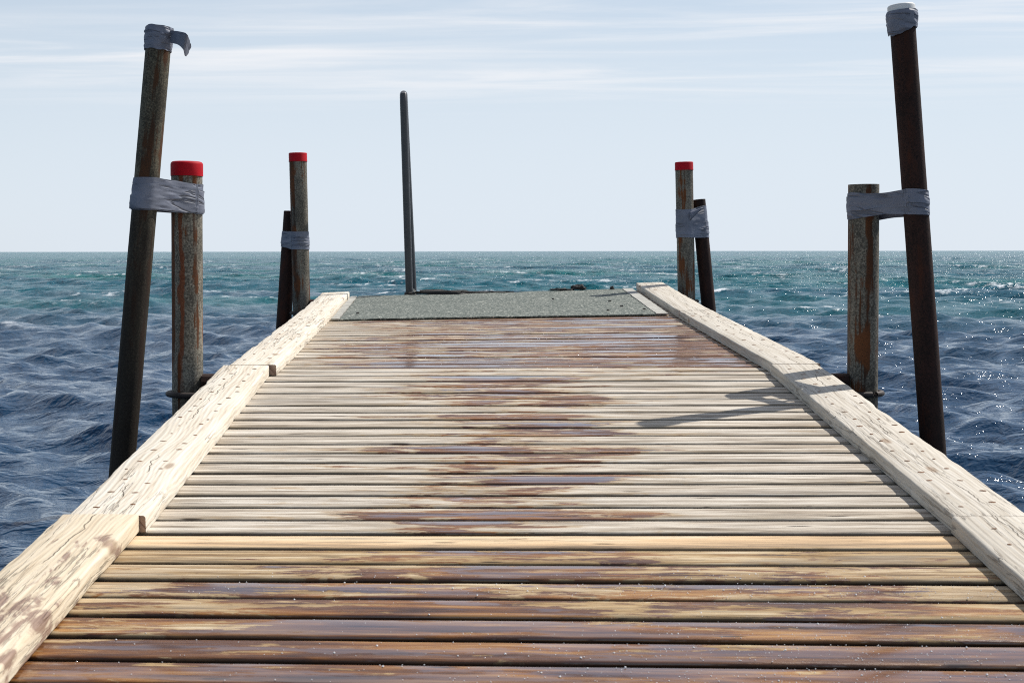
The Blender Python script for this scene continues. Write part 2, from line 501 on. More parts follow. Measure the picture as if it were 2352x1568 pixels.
def make_board(mb, A, B, t0, t1, half, wetf, tone, length, bev=0.0045):
    bid = random.random()
    lift = random.uniform(-0.0015, 0.0015)
    bw = (t1 - t0) * length
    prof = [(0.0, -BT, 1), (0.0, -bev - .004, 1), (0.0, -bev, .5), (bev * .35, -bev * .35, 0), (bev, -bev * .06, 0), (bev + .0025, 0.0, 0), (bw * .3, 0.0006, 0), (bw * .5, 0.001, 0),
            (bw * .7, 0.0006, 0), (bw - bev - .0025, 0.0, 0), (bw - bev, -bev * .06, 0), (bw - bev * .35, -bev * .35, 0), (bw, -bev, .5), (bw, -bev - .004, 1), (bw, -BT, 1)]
    xa, xb = -half + random.uniform(-.004, .004), half + random.uniform(-.004, .004)
    nseg = 72
    seed = random.uniform(0, 100)
    rows = []
    for i in range(nseg + 1):
        x = xa + (xb - xa) * i / nseg
        wob = 0.0016 * n1(x * 1.7, seed) + 0.0008 * n1(x * 9, seed)
        row = []
        for s, z, sd in prof:
            wid = 0.0007 * n1(x * 14, seed + 9, s * 100)
            t = t0 + (s + wob + wid) / length
            p = quad(A, B, x, t, z + lift)
            row.append(mb.add(p, wuv=(x + 5, s, bid), wet=float(wetf(x, s / bw)), tone=float(tone), edge=float(sd)))
        rows.append(row)
    mb.grid(rows, closed=True)
    mb.f.append(tuple(rows[0]))
    mb.f.append(tuple(reversed(rows[-1])))


GAP = 0.0170


def make_deck(parent, A, B, n, wet_of, tone_of, half=0.965, bev=0.0042, GAP=GAP):
    mb = MB()
    L = (lerp(B[0], B[1], .5) - lerp(A[0], A[1], .5)).length
    pitch = L / n
    for i in range(n):
        t0 = (i * pitch + GAP * .5) / L
        t1 = ((i + 1) * pitch - GAP * .5) / L
        make_board(mb, A, B, t0, t1, half, wet_of(i, n), tone_of(i, n), L, bev)
    return mb.build('deck', DECK, parent)


def make_kerb(name, parent, A, B, side, material, ta=0.0, tb=1.0, offa=0.0, offb=0.0, wetf=None, taper=0.0, seed=0.0, zoff=0.0):
    """an edge board lying on the plank ends; off = metres outward"""
    mb = MB()
    L = (lerp(B[0], B[1], .5) - lerp(A[0], A[1], .5)).length
    n = max(8, int(L * (tb - ta) / 0.02))
    bid = random.random()
    rows = []
    for i in range(n + 1):
        f = i / n
        t = ta + (tb - ta) * f
        o = offa + (offb - offa) * f
        ei = 0.0022 * n1(f * L * 4, seed) + 0.0016 * n1(f * L * 21, seed + 3) + 0.010 * max(0, n1(f * L * 6.5, seed + 21) - .42)
        eo = 0.0045 * n1(f * L * 3, seed + 7) + 0.0026 * n1(f * L * 17, seed + 5) - 0.030 * max(0, n1(f * L * 5, seed + 31) - .38)
        h = KT + 0.0012 * n1(f * L * 5, seed + 11)
        c = 0.004 + 0.004 * max(0, n1(f * L * 13, seed + 2))
        w0, w1 = ei, KW + eo
        prof = [(w0, 0.002), (w0, h - c), (w0 + c * .4, h - c * .3), (w0 + c, h), (KW * .35, h + .0006), (KW * .65, h + .0006),
                (w1 - c, h), (w1 - c * .4, h - c * .3), (w1, h - c), (w1, 0.002)]
        row = []
        for wq, z in prof:
            x = side * (W / 2 + o + wq)
            p = quad(A, B, x, t, z + zoff)
            row.append(mb.add(p, wuv=(f * L * (tb - ta) + seed, wq + (h - z) * .9, bid), wet=float(wetf(f * (tb - ta) * L, wq) if wetf else 0.0)))
        rows.append(row)
    mb.grid(rows, closed=True)
    for row in (rows[0], list(reversed(rows[-1]))):      # end faces: their shade is painted dark through the wet stain
        mb.f.append(tuple(mb.add(mb.v[q], wuv=mb.at['wuv'][q], wet=1.6) for q in row))  # wet=1.6 paints the end-face shade
    return mb.build(name, material, parent)


def screw_mesh():
    mb = MB()
    rows = []
    for r, z in ((0.0062, 0.0), (0.0056, 0.0016), (0.003, 0.0024)):
        rows.append([mb.add((r * math.cos(a), r * math.sin(a), z)) for a in np.linspace(0, 2 * math.pi, 10, endpoint=False)])
    mb.grid(rows, closed=True)
    mb.f.append(tuple(rows[-1]))
    o = mb.build('screw', SCREW, None, link=False)
    return o


SCREW_O = screw_mesh()


def add_screws(kerb, A, B, side, ta, tb, off, count, seed):
    rr = random.Random(seed)
    for i in range(count):
        t = ta + (tb - ta) * (i + .5) / count
        for wq in (0.042, 0.116):
            p = quad(A, B, side * (W / 2 + off + wq + rr.uniform(-.012, .012)), t + rr.uniform(-.012, .012), KT + 0.0004)
            c = SCREW_O.copy()
            COL.objects.link(c)
            c.parent = kerb
            c.location = p
            c.scale = (rr.uniform(.6, 1.5), rr.uniform(.35, .8), .7)
            c.rotation_euler = (0.08, 0, rr.uniform(-.3, .3))


def section(label, A, B):
    return tag(empty('pier_section', (0, 0, 0)), label, 'pier section', None)


def beams(parent, A, B, xs=(-0.80, 0.0, 0.80), d=0.14):
    for x in xs:
        mb = MB()
        rows = []
        for t in (0.004, 0.996):
            rows.append([mb.add(quad(A, B, x + dx, t, z)) for dx, z in ((-.03, -BT - .003), (.03, -BT - .003), (.03, -BT - d), (-.03, -BT - d))])
        mb.grid(rows, closed=True)
        mb.f.append(tuple(rows[0])); mb.f.append(tuple(reversed(rows[1])))
        mb.build('beam', BEAM, parent, smooth=False)


# near section: soaked, tan and red-brown
sec1 = section('near section of the wooden pier with soaked tan and red-brown planks', S0, S1)
L1 = (lerp(S1[0], S1[1], .5) - lerp(S0[0], S0[1], .5)).length
N1 = max(6, round(L1 / 0.101))


def wet1(i, n):
    k = n - 1 - i                           # 0 = plank by the joint
    base = [0.10, 0.34, 0.50, 0.56, 0.68, 0.76, 0.90, 0.92][min(k, 7)]
    j = random.uniform(-.05, .05)
    def f(x, s):
        side = -0.16 * max(0, (abs(x - .05) - .35) / .45) if k < 6 else -.06 * max(0, (abs(x) - .5) / .4)
        cen = 0.16 * math.exp(-((x + .18) / .3) ** 2) if k in (1, 2) else 0
        return base + j + side + cen
    return f


make_deck(sec1, S0, S1, N1, wet1, lambda i, n: 1.35 if i == n - 1 else 0.75 + random.uniform(0, .25), bev=0.0046, GAP=0.0185)


def kw1(d, wq):
    f = min(1, max(0, 1 - d / max(.1, L1)))  # grows toward the camera
    return 0.20 + 0.42 * min(1, max(0, (f - .06) / .42)) ** .7


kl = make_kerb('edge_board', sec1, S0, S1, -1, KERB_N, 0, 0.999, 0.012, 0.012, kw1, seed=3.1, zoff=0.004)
add_screws(kl, S0, S1, -1, 0.02, 0.97, 0.012, 16, 1)
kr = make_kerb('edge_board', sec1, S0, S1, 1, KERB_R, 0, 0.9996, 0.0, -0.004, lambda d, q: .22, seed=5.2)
add_screws(kr, S0, S1, 1, 0.02, 0.97, 0.0, 14, 2)
beams(sec1, S0, S1)

# middle section: dry and silvery with a wet trail down the middle
sec2 = section('middle section of the wooden pier, dry silvery planks with a wet trail down the centre', S1, S2)


def wet2(i, n):
    xc = -0.06 + random.uniform(-.10, .10)
    amp = random.uniform(.50, .80)
    wd = random.uniform(.24, .42)
    return lambda x, s: amp * math.exp(-((x - xc) / wd) ** 2) - 0.04 + 0.06 * (1 - s)


make_deck(sec2, S1, S2, 18, wet2, lambda i, n: 0.10 + random.uniform(0, .18))
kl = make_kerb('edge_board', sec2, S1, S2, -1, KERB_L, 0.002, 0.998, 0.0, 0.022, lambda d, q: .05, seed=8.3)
add_screws(kl, S1, S2, -1, 0.02, 0.98, 0.01, 18, 3)
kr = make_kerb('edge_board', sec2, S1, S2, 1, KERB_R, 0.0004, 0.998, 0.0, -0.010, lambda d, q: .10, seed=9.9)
add_screws(kr, S1, S2, 1, 0.02, 0.98, 0.0, 18, 4)
beams(sec2, S1, S2)

# far section, in two slightly different slopes
sec3 = section('far section of the wooden pier with damp purplish planks leading to the green mat', S2, S3)


def wet3(i, n):
    amp = 0.82 - 0.18 * (i / n) + random.uniform(-.14, .10)
    if i < 2:
        amp = 0.28
    return lambda x, s: amp + 0.14 * x - (0.25 * max(0, (-x - .45) / .3)) - (0.10 * max(0, (x - .6) / .2))


make_deck(sec3, S2, S3, 20, wet3, lambda i, n: 0.15)
make_deck(sec3, S3, S4, 13, lambda i, n: (lambda x, s: .3), lambda i, n: 0.3)


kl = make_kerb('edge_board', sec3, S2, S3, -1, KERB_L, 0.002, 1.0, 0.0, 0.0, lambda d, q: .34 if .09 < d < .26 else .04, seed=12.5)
add_screws(kl, S2, S3, -1, 0.04, 0.98, 0.0, 11, 5)
kl2 = make_kerb('edge_board', sec3, S3, S4, -1, KERB_L, 0.0, 1.0, 0.0, 0.0, lambda d, q: .30, seed=14.5)
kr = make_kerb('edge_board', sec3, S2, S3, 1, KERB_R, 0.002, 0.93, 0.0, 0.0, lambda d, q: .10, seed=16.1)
add_screws(kr, S2, S3, 1, 0.04, 0.9, 0.0, 10, 6)
kr1 = make_kerb('edge_board', sec3, S2, S3, 1, KERB_R, 0.936, 1.0, 0.0, 0.0, lambda d, q: .10, seed=18.1)
kr2 = make_kerb('edge_board', sec3, S3, S4, 1, KERB_R, 0.0, 1.03, 0.0, 0.0, lambda d, q: .12, seed=18.4)
beams(sec3, S2, S3)
beams(sec3, S3, S4)

# ------------------------------------------------------------------ the green mat
mat = tag(empty('floor_mat', quad(S3, S4, 0, 0)), 'dark green textured mat with white side strips at the seaward end of the pier', 'mat')
LM = (lerp(S4[0], S4[1], .5) - lerp(S3[0], S3[1], .5)).length


def sheet(name, material, x0, x1, t0, t1, lift, thick, parent, nx, ny, rough, seed):
    mb = MB()
    base = parent.location
    top, bot = [], []
    for j in range(ny + 1):
        t = t0 + (t1 - t0) * j / ny
        rt, rb = [], []
        for i in range(nx + 1):
            e = 0.004 * n1(i * .37, j * .37, seed)
            x = x0 + (x1 - x0) * i / nx + (e if i in (0, nx) else 0)
            tt = t + (e / LM if j in (0, ny) else 0)
            z = lift + thick + rough * n1(x * 5, t * 9, seed) + rough * .6 * n1(x * 31, t * 37, seed)
            rt.append(mb.add(quad(S3, S4, x, tt, z) - base))
            rb.append(mb.add(quad(S3, S4, x, tt, lift) - base))
        top.append(rt); bot.append(rb)
    mb.grid(top); mb.grid(bot)
    ring = [(0, i) for i in range(nx + 1)] + [(j, nx) for j in range(1, ny + 1)] + [(ny, i) for i in range(nx - 1, -1, -1)] + [(j, 0) for j in range(ny - 1, 0, -1)]
    for (a, b_), (c, d) in zip(ring, ring[1:] + ring[:1]):
        mb.f.append((top[a][b_], top[c][d], bot[c][d], bot[a][b_]))
    return mb.build(name, material, parent)


sheet('mat_surface', TURF, -0.775, 0.735, 0.0, 1.0, 0.004, 0.006, mat, 60, 50, 0.003, 1.0)
sheet('side_strip', STRIP, -0.815, -0.779, 0.0, 0.98, 0.006, 0.007, mat, 3, 40, 0.001, 2.0)
sheet('side_strip', STRIP, 0.739, 0.795, -0.0, 0.99, 0.006, 0.007, mat, 3, 40, 0.001, 3.0)


def lump(name, p, sx, sy, sz, material, seed, label, cat, group=None):
    mb = MB()
    rows = []
    nu, nv = 22, 10
    for j in range(1, nv):
        th = math.pi * j / nv
        row = []
        for i in range(nu):
            ph = 2 * math.pi * i / nu
            d = Vector((math.sin(th) * math.cos(ph), math.sin(th) * math.sin(ph), math.cos(th)))
            r = 1 + .55 * n1(d.x * 2 * max(1, sx / sz * .2) + seed, d.y * 2.3, d.z * 2.3) + .3 * n1(d.x * 6 + seed, d.y * 6, d.z * 6)
            row.append(mb.add((d.x * sx * r, d.y * sy * r, max(0, d.z) * sz * r)))
        rows.append(row)
    mb.grid(rows, closed=True)
    mb.f.append(tuple(rows[0])); mb.f.append(tuple(rows[-1]))
    o = mb.build(name, material, None)
    o.location = p
    return tag(o, label, cat, group)


lump('seaweed_clump', quad(S3, S4, -0.28, 0.985, 0.010), 0.20, 0.03, 0.022, WEED, 3.0, 'long low black seaweed ridge beside the handrail foot', 'seaweed', 'seaweed at the mat edge')
lump('seaweed_clump', quad(S3, S4, -0.02, 0.985, 0.010), 0.16, 0.02, 0.010, WEED, 9.0, 'thin flat seaweed strip at the middle of the far mat edge', 'seaweed', 'seaweed at the mat edge')
lump('seaweed_clump', quad(S3, S4, 0.49, 1.0, 0.012), 0.045, 0.03, 0.026, WEED, 5.0, 'largest stubby black seaweed lump on the far mat edge', 'seaweed', 'seaweed at the mat edge')
lump('seaweed_clump', quad(S3, S4, 0.39, 0.99, 0.012), 0.07, 0.02, 0.011, WEED, 6.0, 'low ragged seaweed scrap just left of the stubby black lump', 'seaweed', 'seaweed at the mat edge')
lump('seaweed_clump', quad(S3, S4, 0.68, 0.985, 0.012), 0.012, 0.012, 0.017, WEED, 7.5, 'tiny black seaweed tuft near the right kerb at the far mat edge', 'seaweed', 'seaweed at the mat edge')
for k, (x, t, lab) in enumerate(((0.30, .55, 'dark speck alone in the middle of the green mat'), (0.58, .42, 'dark speck on the green mat nearest the tip of the post shadow'),
                                 (0.61, .22, 'dark speck on the green mat beside the right white strip, second from the plank edge'), (0.52, .08, 'dark speck at the plank edge of the green mat'),
                                 (0.70, .10, 'dark speck in the plank side corner of the mat by the right strip'), (-0.70, .14, 'dark speck beside the left white strip of the mat'))):
    lump('seaweed_bit', quad(S3, S4, x, t, 0.017), 0.008, 0.008, 0.007, WEED, 20 + k, lab, 'debris', 'dark specks on the mat')


# ------------------------------------------------------------------ posts, pipes, caps
def lathe(prof, segs=40, dent=0.0, seed=0.0, oval=0.0):
    """prof = list of (radius, z) along local Z"""
    mb = MB()
    rows = []
    for r, z in prof:
        row = []
        for i in range(segs):
            a = 2 * math.pi * i / segs
            rr = r * (1 + dent * n1(math.cos(a) * 1.3 + seed, math.sin(a) * 1.3, z * 6) + oval * math.cos(2 * a))
            row.append(mb.add((rr * math.cos(a), rr * math.sin(a), z), wuv=(a * r, z, seed)))
        rows.append(row)
    mb.grid(rows, closed=True)
    return mb, rows


class Axis:
    """a straight pole given by its top and a second point; the thing's origin lies where it meets mean water"""
    def __init__(s, top, low):
        d = (top - low).normalized()
        s.d = d
        s.base = top - d * (top.z / d.z)
        s.len = (top - s.base).length
        s.top = top
        s.rot = Vector((0, 0, 1)).rotation_difference(d)

    def at_z(s, z):
        return s.base + s.d * (z / s.d.z)


def pole(name, ax, r, material, label, cat, part, hollow=True, seed=0.0):
    t = tag(empty(name, ax.base, ax.rot), label, cat)
    zs = list(np.linspace(-1.3, ax.len, 60))
    prof = [(r, z) for z in zs]
    if hollow:
        prof += [(r * .86, ax.len), (r * .86, ax.len - .18)]
    mb, rows = lathe(prof, 40, 0.012, seed)
    mb.f.append(tuple(rows[-1]))
    mb.build(part, material, t)
    return t


def cap(t, ax, r, h, material, name='end_cap', fil=0.008, lip=0.0):
    z1 = ax.len + 0.004
    z0 = z1 - h
    prof = [(r - .003, z0 + .001), (r + lip, z0), (r + lip, z0 + .004), (r, z0 + .008), (r, z1 - fil)]
    for a in (30, 60, 90):
        prof.append((r - fil + fil * math.cos(math.radians(a)), z1 - fil + fil * math.sin(math.radians(a))))
    prof.append((r * .5, z1 + .001))
    mb, rows = lathe(prof, 40)
    mb.f.append(tuple(rows[-1]))
    return mb.build(name, material, t)


def sweep(path, r, segs=14, closed=False):
    mb = MB()
    rows = []
    n = len(path)
    for i, p in enumerate(path):
        d = (path[min(n - 1, i + 1)] - path[max(0, i - 1)]).normalized()
        ref = Vector((1, 0, 0)) if abs(d.x) < .9 else Vector((0, 1, 0))
        a = d.cross(ref).normalized()
        b = d.cross(a)
        rr = r[i] if isinstance(r, (list, tuple)) else r
        rows.append([mb.add(p + (a * math.cos(q) + b * math.sin(q)) * rr) for q in np.linspace(0, 2 * math.pi, segs, endpoint=False)])
    mb.grid(rows, closed=True)
    mb.f.append(tuple(rows[0])); mb.f.append(tuple(rows[-1]))
    return mb


def clamp_ring(t, ax, zl, r, side):
    """a U-shaped rod round the post, its arms running back to the pier's side"""
    ib = ax.rot.inverted()
    path = [Vector((-side * (r + .075), -(r + .012), zl))]
    path += [Vector((-side * .02, -(r + .012), zl))]
    for a in np.linspace(-90, 90, 13):
        q = math.radians(a)
        path.append(Vector((side * (r + .012) * math.cos(q), (r + .012) * math.sin(q), zl)))
    path += [Vector((-side * .02, (r + .012), zl)), Vector((-side * (r + .075), (r + .012), zl))]
    sweep(path, 0.0095, 10).build('clamp_rod', IRON, t)


def bracket(t, zl, r, side, y=0.0):
    mb = MB()
    x0, x1 = -side * (r + .002), -side * (r + .075)
    rows = []
    for z, yy in ((zl - .05, .035), (zl - .01, .04), (zl + .006, .03), (zl + .012, .015)):
        rows.append([mb.add((x0, -yy + y, z)), mb.add((x1, -yy + y, z)), mb.add((x1, yy + y, z)), mb.add((x0, yy + y, z))])
    mb.grid(rows, closed=True)
    mb.f.append(tuple(rows[0])); mb.f.append(tuple(rows[-1]))
    mb.build('bracket', RUST, t, smooth=False)


LF = Axis(at(429, 374, 4.62), at(431, 900, 4.62))
LFP = Axis(at(367, 66, 4.50), at(278, 1100, 4.42))
RF = Axis(at(1984, 424, 4.64), at(1981, 920, 4.64))
RFP = Axis(at(2070, 15, 4.50), at(2144, 1035, 4.44))
LB = Axis(at(684, 353, 8.15), at(693, 715, 8.15))
LBP = Axis(at(669, 486, 8.26), at(650, 765, 8.20))
RB = Axis(at(1571, 374, 8.10), at(1577, 685, 8.10))
RBP = Axis(at(1604, 459, 8.16), at(1628, 710, 8.12))

RP = 0.0495


def zloc(ax, px, py, Y):
    return (at(px, py, Y) - ax.base).dot(ax.d)


p1 = pole('steel_post', LF, RP, POST_S, 'thick grey post with rust streaks and a red cap, beside the tall left pipe', 'post', 'tube', seed=1.0)
cap(p1, LF, RP + .0022, 0.047, RED, fil=0.010)
zc_ = zloc(LF, 431, 905, 4.6)
clamp_ring(p1, LF, zc_, RP, -1)
bracket(p1, zloc(LF, 431, 868, 4.6), RP, -1)

p2 = pole('steel_post', RF, RP, POST, 'thick mottled grey post with an open uncapped top, by the right kerb', 'post', 'tube', seed=2.0)
clamp_ring(p2, RF, zloc(RF, 1981, 905, 4.6), RP, 1)
bracket(p2, zloc(RF, 1981, 868, 4.6), RP, 1)

p3 = pole('steel_post', LB, RP, POST, 'far dark grey post with a red cap, left of the mat', 'post', 'tube', seed=3.0)
cap(p3, LB, RP + .0022, 0.050, RED, fil=0.004, lip=.001)
clamp_ring(p3, LB, zloc(LB, 693, 718, 8.15), RP, -1)
bracket(p3, zloc(LB, 693, 693, 8.15), RP, -1)

p4 = pole('steel_post', RB, RP, POST, 'far brownish post with a red cap, right of the mat', 'post', 'tube', seed=4.0)
cap(p4, RB, RP + .0022, 0.046, RED, fil=0.004, lip=.001)
clamp_ring(p4, RB, zloc(RB, 1577, 692, 8.1), RP, 1)

q1 = pole('leaning_pipe', LFP, 0.0388, PIPE, 'tall leaning grey and rust pipe with a loose tape end fluttering at its top', 'pipe', 'tube', seed=5.0)
q2 = pole('leaning_pipe', RFP, 0.0390, RUST, 'tallest leaning pipe, dark red rust, with a white cap taped on top', 'pipe', 'tube', seed=6.0)
q3 = pole('leaning_pipe', LBP, 0.0430, RUST, 'short dark leaning pipe tied behind the far left post', 'pipe', 'tube', seed=7.0)
q4 = pole('leaning_pipe', RBP, 0.0400, RUST, 'short rusty leaning pipe tied to the far right post', 'pipe', 'tube', seed=8.0)
cap(q2, RFP, 0.0425, 0.05, WHITE, fil=0.006)


def tape_wrap(t, ax, r, z0, z1, seed, slant=0.0, name='tape_wrap', drop=None):
    """crumpled tape wound round the head of a pipe, in local coordinates"""
    mb = MB()
    rows = []
    nr, ns = 16, 56
    for j in range(nr + 1):
        f = j / nr
        row = []
        for i in range(ns):
            a = 2 * math.pi * i / ns
            lo = z0 + slant * math.cos(a) + .007 * n1(a * 1.7, seed) + (drop(a) if drop else 0)
            hi = z1 + .003 * n1(a * 1.3, seed + 4)
            z = lo + (hi - lo) * f
            rr = r + .0022 + .0035 * n1(a * 2.2 + z * 30, z * 45, seed) + .0028 * n1(a * 3, z * 120 + a * 2, seed + 2) + .003 * math.sin(f * math.pi)
            rr = max(rr, r + .0012)
            row.append(mb.add((rr * math.cos(a), rr * math.sin(a), z), wuv=(a * r + seed, z, 0)))
        rows.append(row)
    inner = []
    for f, j in ((1, nr), (0, 0)):
        row = []
        for i in range(ns):
            a = 2 * math.pi * i / ns
            z = mb.v[rows[j][i]][2]
            row.append(mb.add(((r + .0004) * math.cos(a), (r + .0004) * math.sin(a), z), wuv=(a * r + seed, z, 0)))
        inner.append(row)
    mb.grid(rows, closed=True)
    mb.grid([rows[-1], inner[0]], closed=True)
    mb.grid([inner[1], rows[0]], closed=True)
    return mb.build(name, TAPE, t)


tw = tape_wrap(q1, LFP, 0.0388, LFP.len - .070, LFP.len + .004, 2.0)
tape_wrap(q1, LFP, 0.0400, LFP.len - .046, LFP.len + .002, 4.0, 0.004)
tw2 = tape_wrap(q2, RFP, 0.0428, RFP.len - .070, RFP.len - .016, 6.0, 0.0, drop=lambda a: -0.024 * max(0, math.cos(a + math.pi * .82)))
tape_wrap(q2, RFP, 0.0440, RFP.len - .046, RFP.len - .016, 8.0, 0.006)


def ribbon(path, width_vecs, name, parent=None, th=0.0009, wrink=0.002, seed=0.0):
    mb = MB()
    rows = []
    nrm = []
    n, k = len(path), 6
    for i, (p, wv) in enumerate(zip(path, width_vecs)):
        d = (path[min(n - 1, i + 1)] - path[max(0, i - 1)]).normalized()
        nn = d.cross(wv).normalized()
        row = []
        for j in range(k + 1):
            q = p + wv * (j / k - .5) + nn * wrink * n1(i * .6, j * .5, seed)
            row.append((q, nn, i, j))
        rows.append(row)
    top = [[mb.add(q + nn * th, wuv=(i * .01 + seed, j * .01, 0)) for q, nn, i, j in row] for row in rows]
    bot = [[mb.add(q - nn * th, wuv=(i * .01 + seed, j * .01, 0)) for q, nn, i, j in row] for row in rows]
    mb.grid(top); mb.grid(bot)
    K = k
    ring = [(0, j) for j in range(K + 1)] + [(i, K) for i in range(1, n)] + [(n - 1, j) for j in range(K - 1, -1, -1)] + [(i, 0) for i in range(n - 2, 0, -1)]
    for (a, b_), (c, d) in zip(ring, ring[1:] + ring[:1]):
        mb.f.append((top[a][b_], top[c][d], bot[c][d], bot[a][b_]))
    return mb.build(name, TAPE, parent)


def catmull(pts, n):
    out = []
    P = [pts[0]] + list(pts) + [pts[-1]]
    for i in range(1, len(P) - 2):
        for s in range(n):
            t = s / n
            a, b_, c, d = P[i - 1], P[i], P[i + 1], P[i + 2]
            out.append(.5 * ((2 * b_) + (c - a) * t + (2 * a - 5 * b_ + 4 * c - d) * t * t + (3 * b_ - a - 3 * c + d) * t ** 3))
    out.append(P[-2])
    return out


# the loose tape end at the head of the left pipe: leaves the wrap, arches over and hangs
inv = (Matrix.Translation(LFP.base) @ LFP.rot.to_matrix().to_4x4()).inverted()
top_e = catmull([at(392, 70, 4.478), at(399.4, 71, 4.462), at(412.5, 72.8, 4.440), at(428.3, 78, 4.425), at(435.8, 95.6, 4.455), at(438.8, 107, 4.475)], 5)
bot_e = catmull([at(392, 99, 4.478), at(400, 100.5, 4.462), at(410.7, 104, 4.446), at(420.8, 114.4, 4.437), at(425.7, 129.5, 4.462), at(431, 125, 4.480)], 5)
mid = [(a + b) / 2 for a, b in zip(top_e, bot_e)]
wid = [a - b for a, b in zip(top_e, bot_e)]
ro = ribbon([inv @ p for p in mid], [inv.to_3x3() @ v for v in wid], 'loose_tape_end', tw, seed=3)


# ------------------------------------------------------------------ tape lashings between each post and pipe
def lashing(name, a1, r1, a2, r2, ztop, zbot, label, seed, layers=((0, 0, 0, 1, 0),), pinch=0.0):
    """tape drawn round two poles; ztop/zbot give the edge heights at the two poles (from a1 to a2)"""
    mb = MB()
    zm = (sum(ztop) + sum(zbot)) / 4
    org = (a1.at_z(zm) + a2.at_z(zm)) / 2
    for li, (dr, lo, hi, sgn, ty) in enumerate(layers):
        rows = []
        nr = 18
        for j in range(nr + 1):
            f = lo + (1 - hi - lo) * j / nr
            row = []
            za, zb = zbot[0] + (ztop[0] - zbot[0]) * f, zbot[1] + (ztop[1] - zbot[1]) * f
            c1, c2 = a1.at_z(za), a2.at_z(zb)
            d = Vector((c2.x - c1.x, c2.y - c1.y, 0))
            D = d.length
            d.normalize()
            e = Vector((-d.y, d.x, 0))
            R1, R2 = r1 + .003 + dr, r2 + .003 + dr
            ang = math.acos(max(-1, min(1, (R1 - R2) / D)))
            pts = []
            for t in np.linspace(-ang, ang, 22):
                pts.append((c2 + (d * math.cos(t) + e * math.sin(t)) * R2, 1.0, 0.0))
            A, B = pts[-1][0], c1 + (d * math.cos(ang) + e * math.sin(ang)) * R1
            for s in np.linspace(0, 1, 16)[1:-1]:
                pts.append((A.lerp(B, s), 1 - s, math.sin(s * math.pi)))
            for t in np.linspace(ang, 2 * math.pi - ang, 26):
                pts.append((c1 + (d * math.cos(t) + e * math.sin(t)) * R1, 0.0, 0.0))
            A, B = pts[-1][0], c2 + (d * math.cos(-ang) + e * math.sin(-ang)) * R2
            for s in np.linspace(0, 1, 16)[1:-1]:
                pts.append((A.lerp(B, s), s, math.sin(s * math.pi)))
            cen = (c1 + c2) / 2
            arc = 0.0
            prev = None
            for i, (p, s, span) in enumerate(pts):
                if prev is not None:
                    arc += (p - prev).length
                prev = p
                zz = za + (zb - za) * s + ty * ((p - cen).dot(e)) * 1.0
                edge = (2 * (j / nr) - 1)
                zz += .0035 * n1(arc * 14, seed + li * 7) * edge - pinch * span * edge * .5
                out = Vector((p.x - cen.x, p.y - cen.y, 0)).normalized()
                on_span = 1.0 if span > 0 else .45
                wr = .0045 * n1(arc * 9 + zz * 14, zz * 52 - arc * 8, seed + li) + .0022 * n1(arc * 22, zz * 130 + arc * 20, seed + 3)
                q = Vector((p.x, p.y, zz)) + out * (max(-.0018, wr * on_span) - .004 * span)
                row.append(mb.add(q - org, wuv=(arc + seed, zz, 0)))
            rows.append(row)
        mb.grid(rows, closed=True)
        # turned-in edges give the tape its thickness
        for rr_ in (rows[0], rows[-1]):
            inner = []
            for idx in rr_:
                v = Vector(mb.v[idx])
                h = Vector((v.x, v.y, 0))
                inner.append(mb.add(v - h.normalized() * .0025, wuv=(0, 0, 0)))
            mb.grid([rr_, inner], closed=True)
    o = mb.build(name, TAPE, None)
    o.location = org
    return tag(o, label, 'tape', 'grey tape lashings on the posts')


def hz(px, py, Y):
    return at(px, py, Y).z


l1 = lashing('tape_lashing', LFP, 0.0388, LF, RP, (hz(340, 408, 4.5), hz(430, 424, 4.6)), (hz(330, 484, 4.5), hz(430, 490, 4.6)),
             'wide wrinkled grey tape joining the left leaning pipe to the red-capped post in front', 1.5,
             layers=((0, 0, 0, 1, 0.02), (.0022, .30, .22, 1, -.03), (.0040, .05, .55, 1, .04)))
l2 = lashing('tape_lashing', RF, RP, RFP, 0.039, (hz(1984, 446, 4.64), hz(2095, 438, 4.5)), (hz(1984, 506, 4.64), hz(2105, 494, 4.5)),
             'long grey tape bridging the open-topped post and the tallest pipe on the right', 5.5,
             layers=((0, 0, 0, 1, -.06), (.002, .35, .1, 1, .05)), pinch=0.010)
l3 = lashing('tape_lashing', LBP, 0.043, LB, RP, (hz(660, 531, 8.2), hz(688, 532, 8.15)), (hz(660, 566, 8.2), hz(690, 573, 8.15)),
             'narrow grey tape round the far left post and its short dark pipe', 9.5, layers=((0, 0, 0, 1, 0), (.002, .2, .35, 1, .03)))
l4 = lashing('tape_lashing', RB, RP, RBP, 0.040, (hz(1572, 481, 8.1), hz(1606, 473, 8.15)), (hz(1574, 546, 8.1), hz(1610, 545, 8.15)),
             'tall grey tape with a folded flap round the far right post and its short pipe', 13.5, layers=((0, 0, 0, 1, 0), (.002, .12, .5, 1, .03)))


def flap(px, Y, name, parent, seed):
    pts = [at(x, y, Y) - parent.location for x, y in px]
    mb = MB()
    rows = []
    a, b_, c, d = pts
    for i in range(7):
        f = i / 6
        l, r = a.lerp(b_, f), d.lerp(c, f)
        rows.append([mb.add(l.lerp(r, g) + Vector((0, -.012 * math.sin(math.pi * g) * (1 - f * .5) + .003 * n1(f * 3, g * 4, seed), 0)), wuv=(f * .1, g * .1, 0)) for g in np.linspace(0, 1, 6)])
    mb.grid(rows)
    o = mb.build(name, TAPE, parent)
    md = o.modifiers.new('thick', 'SOLIDIFY')
    md.thickness = .0012
    return o


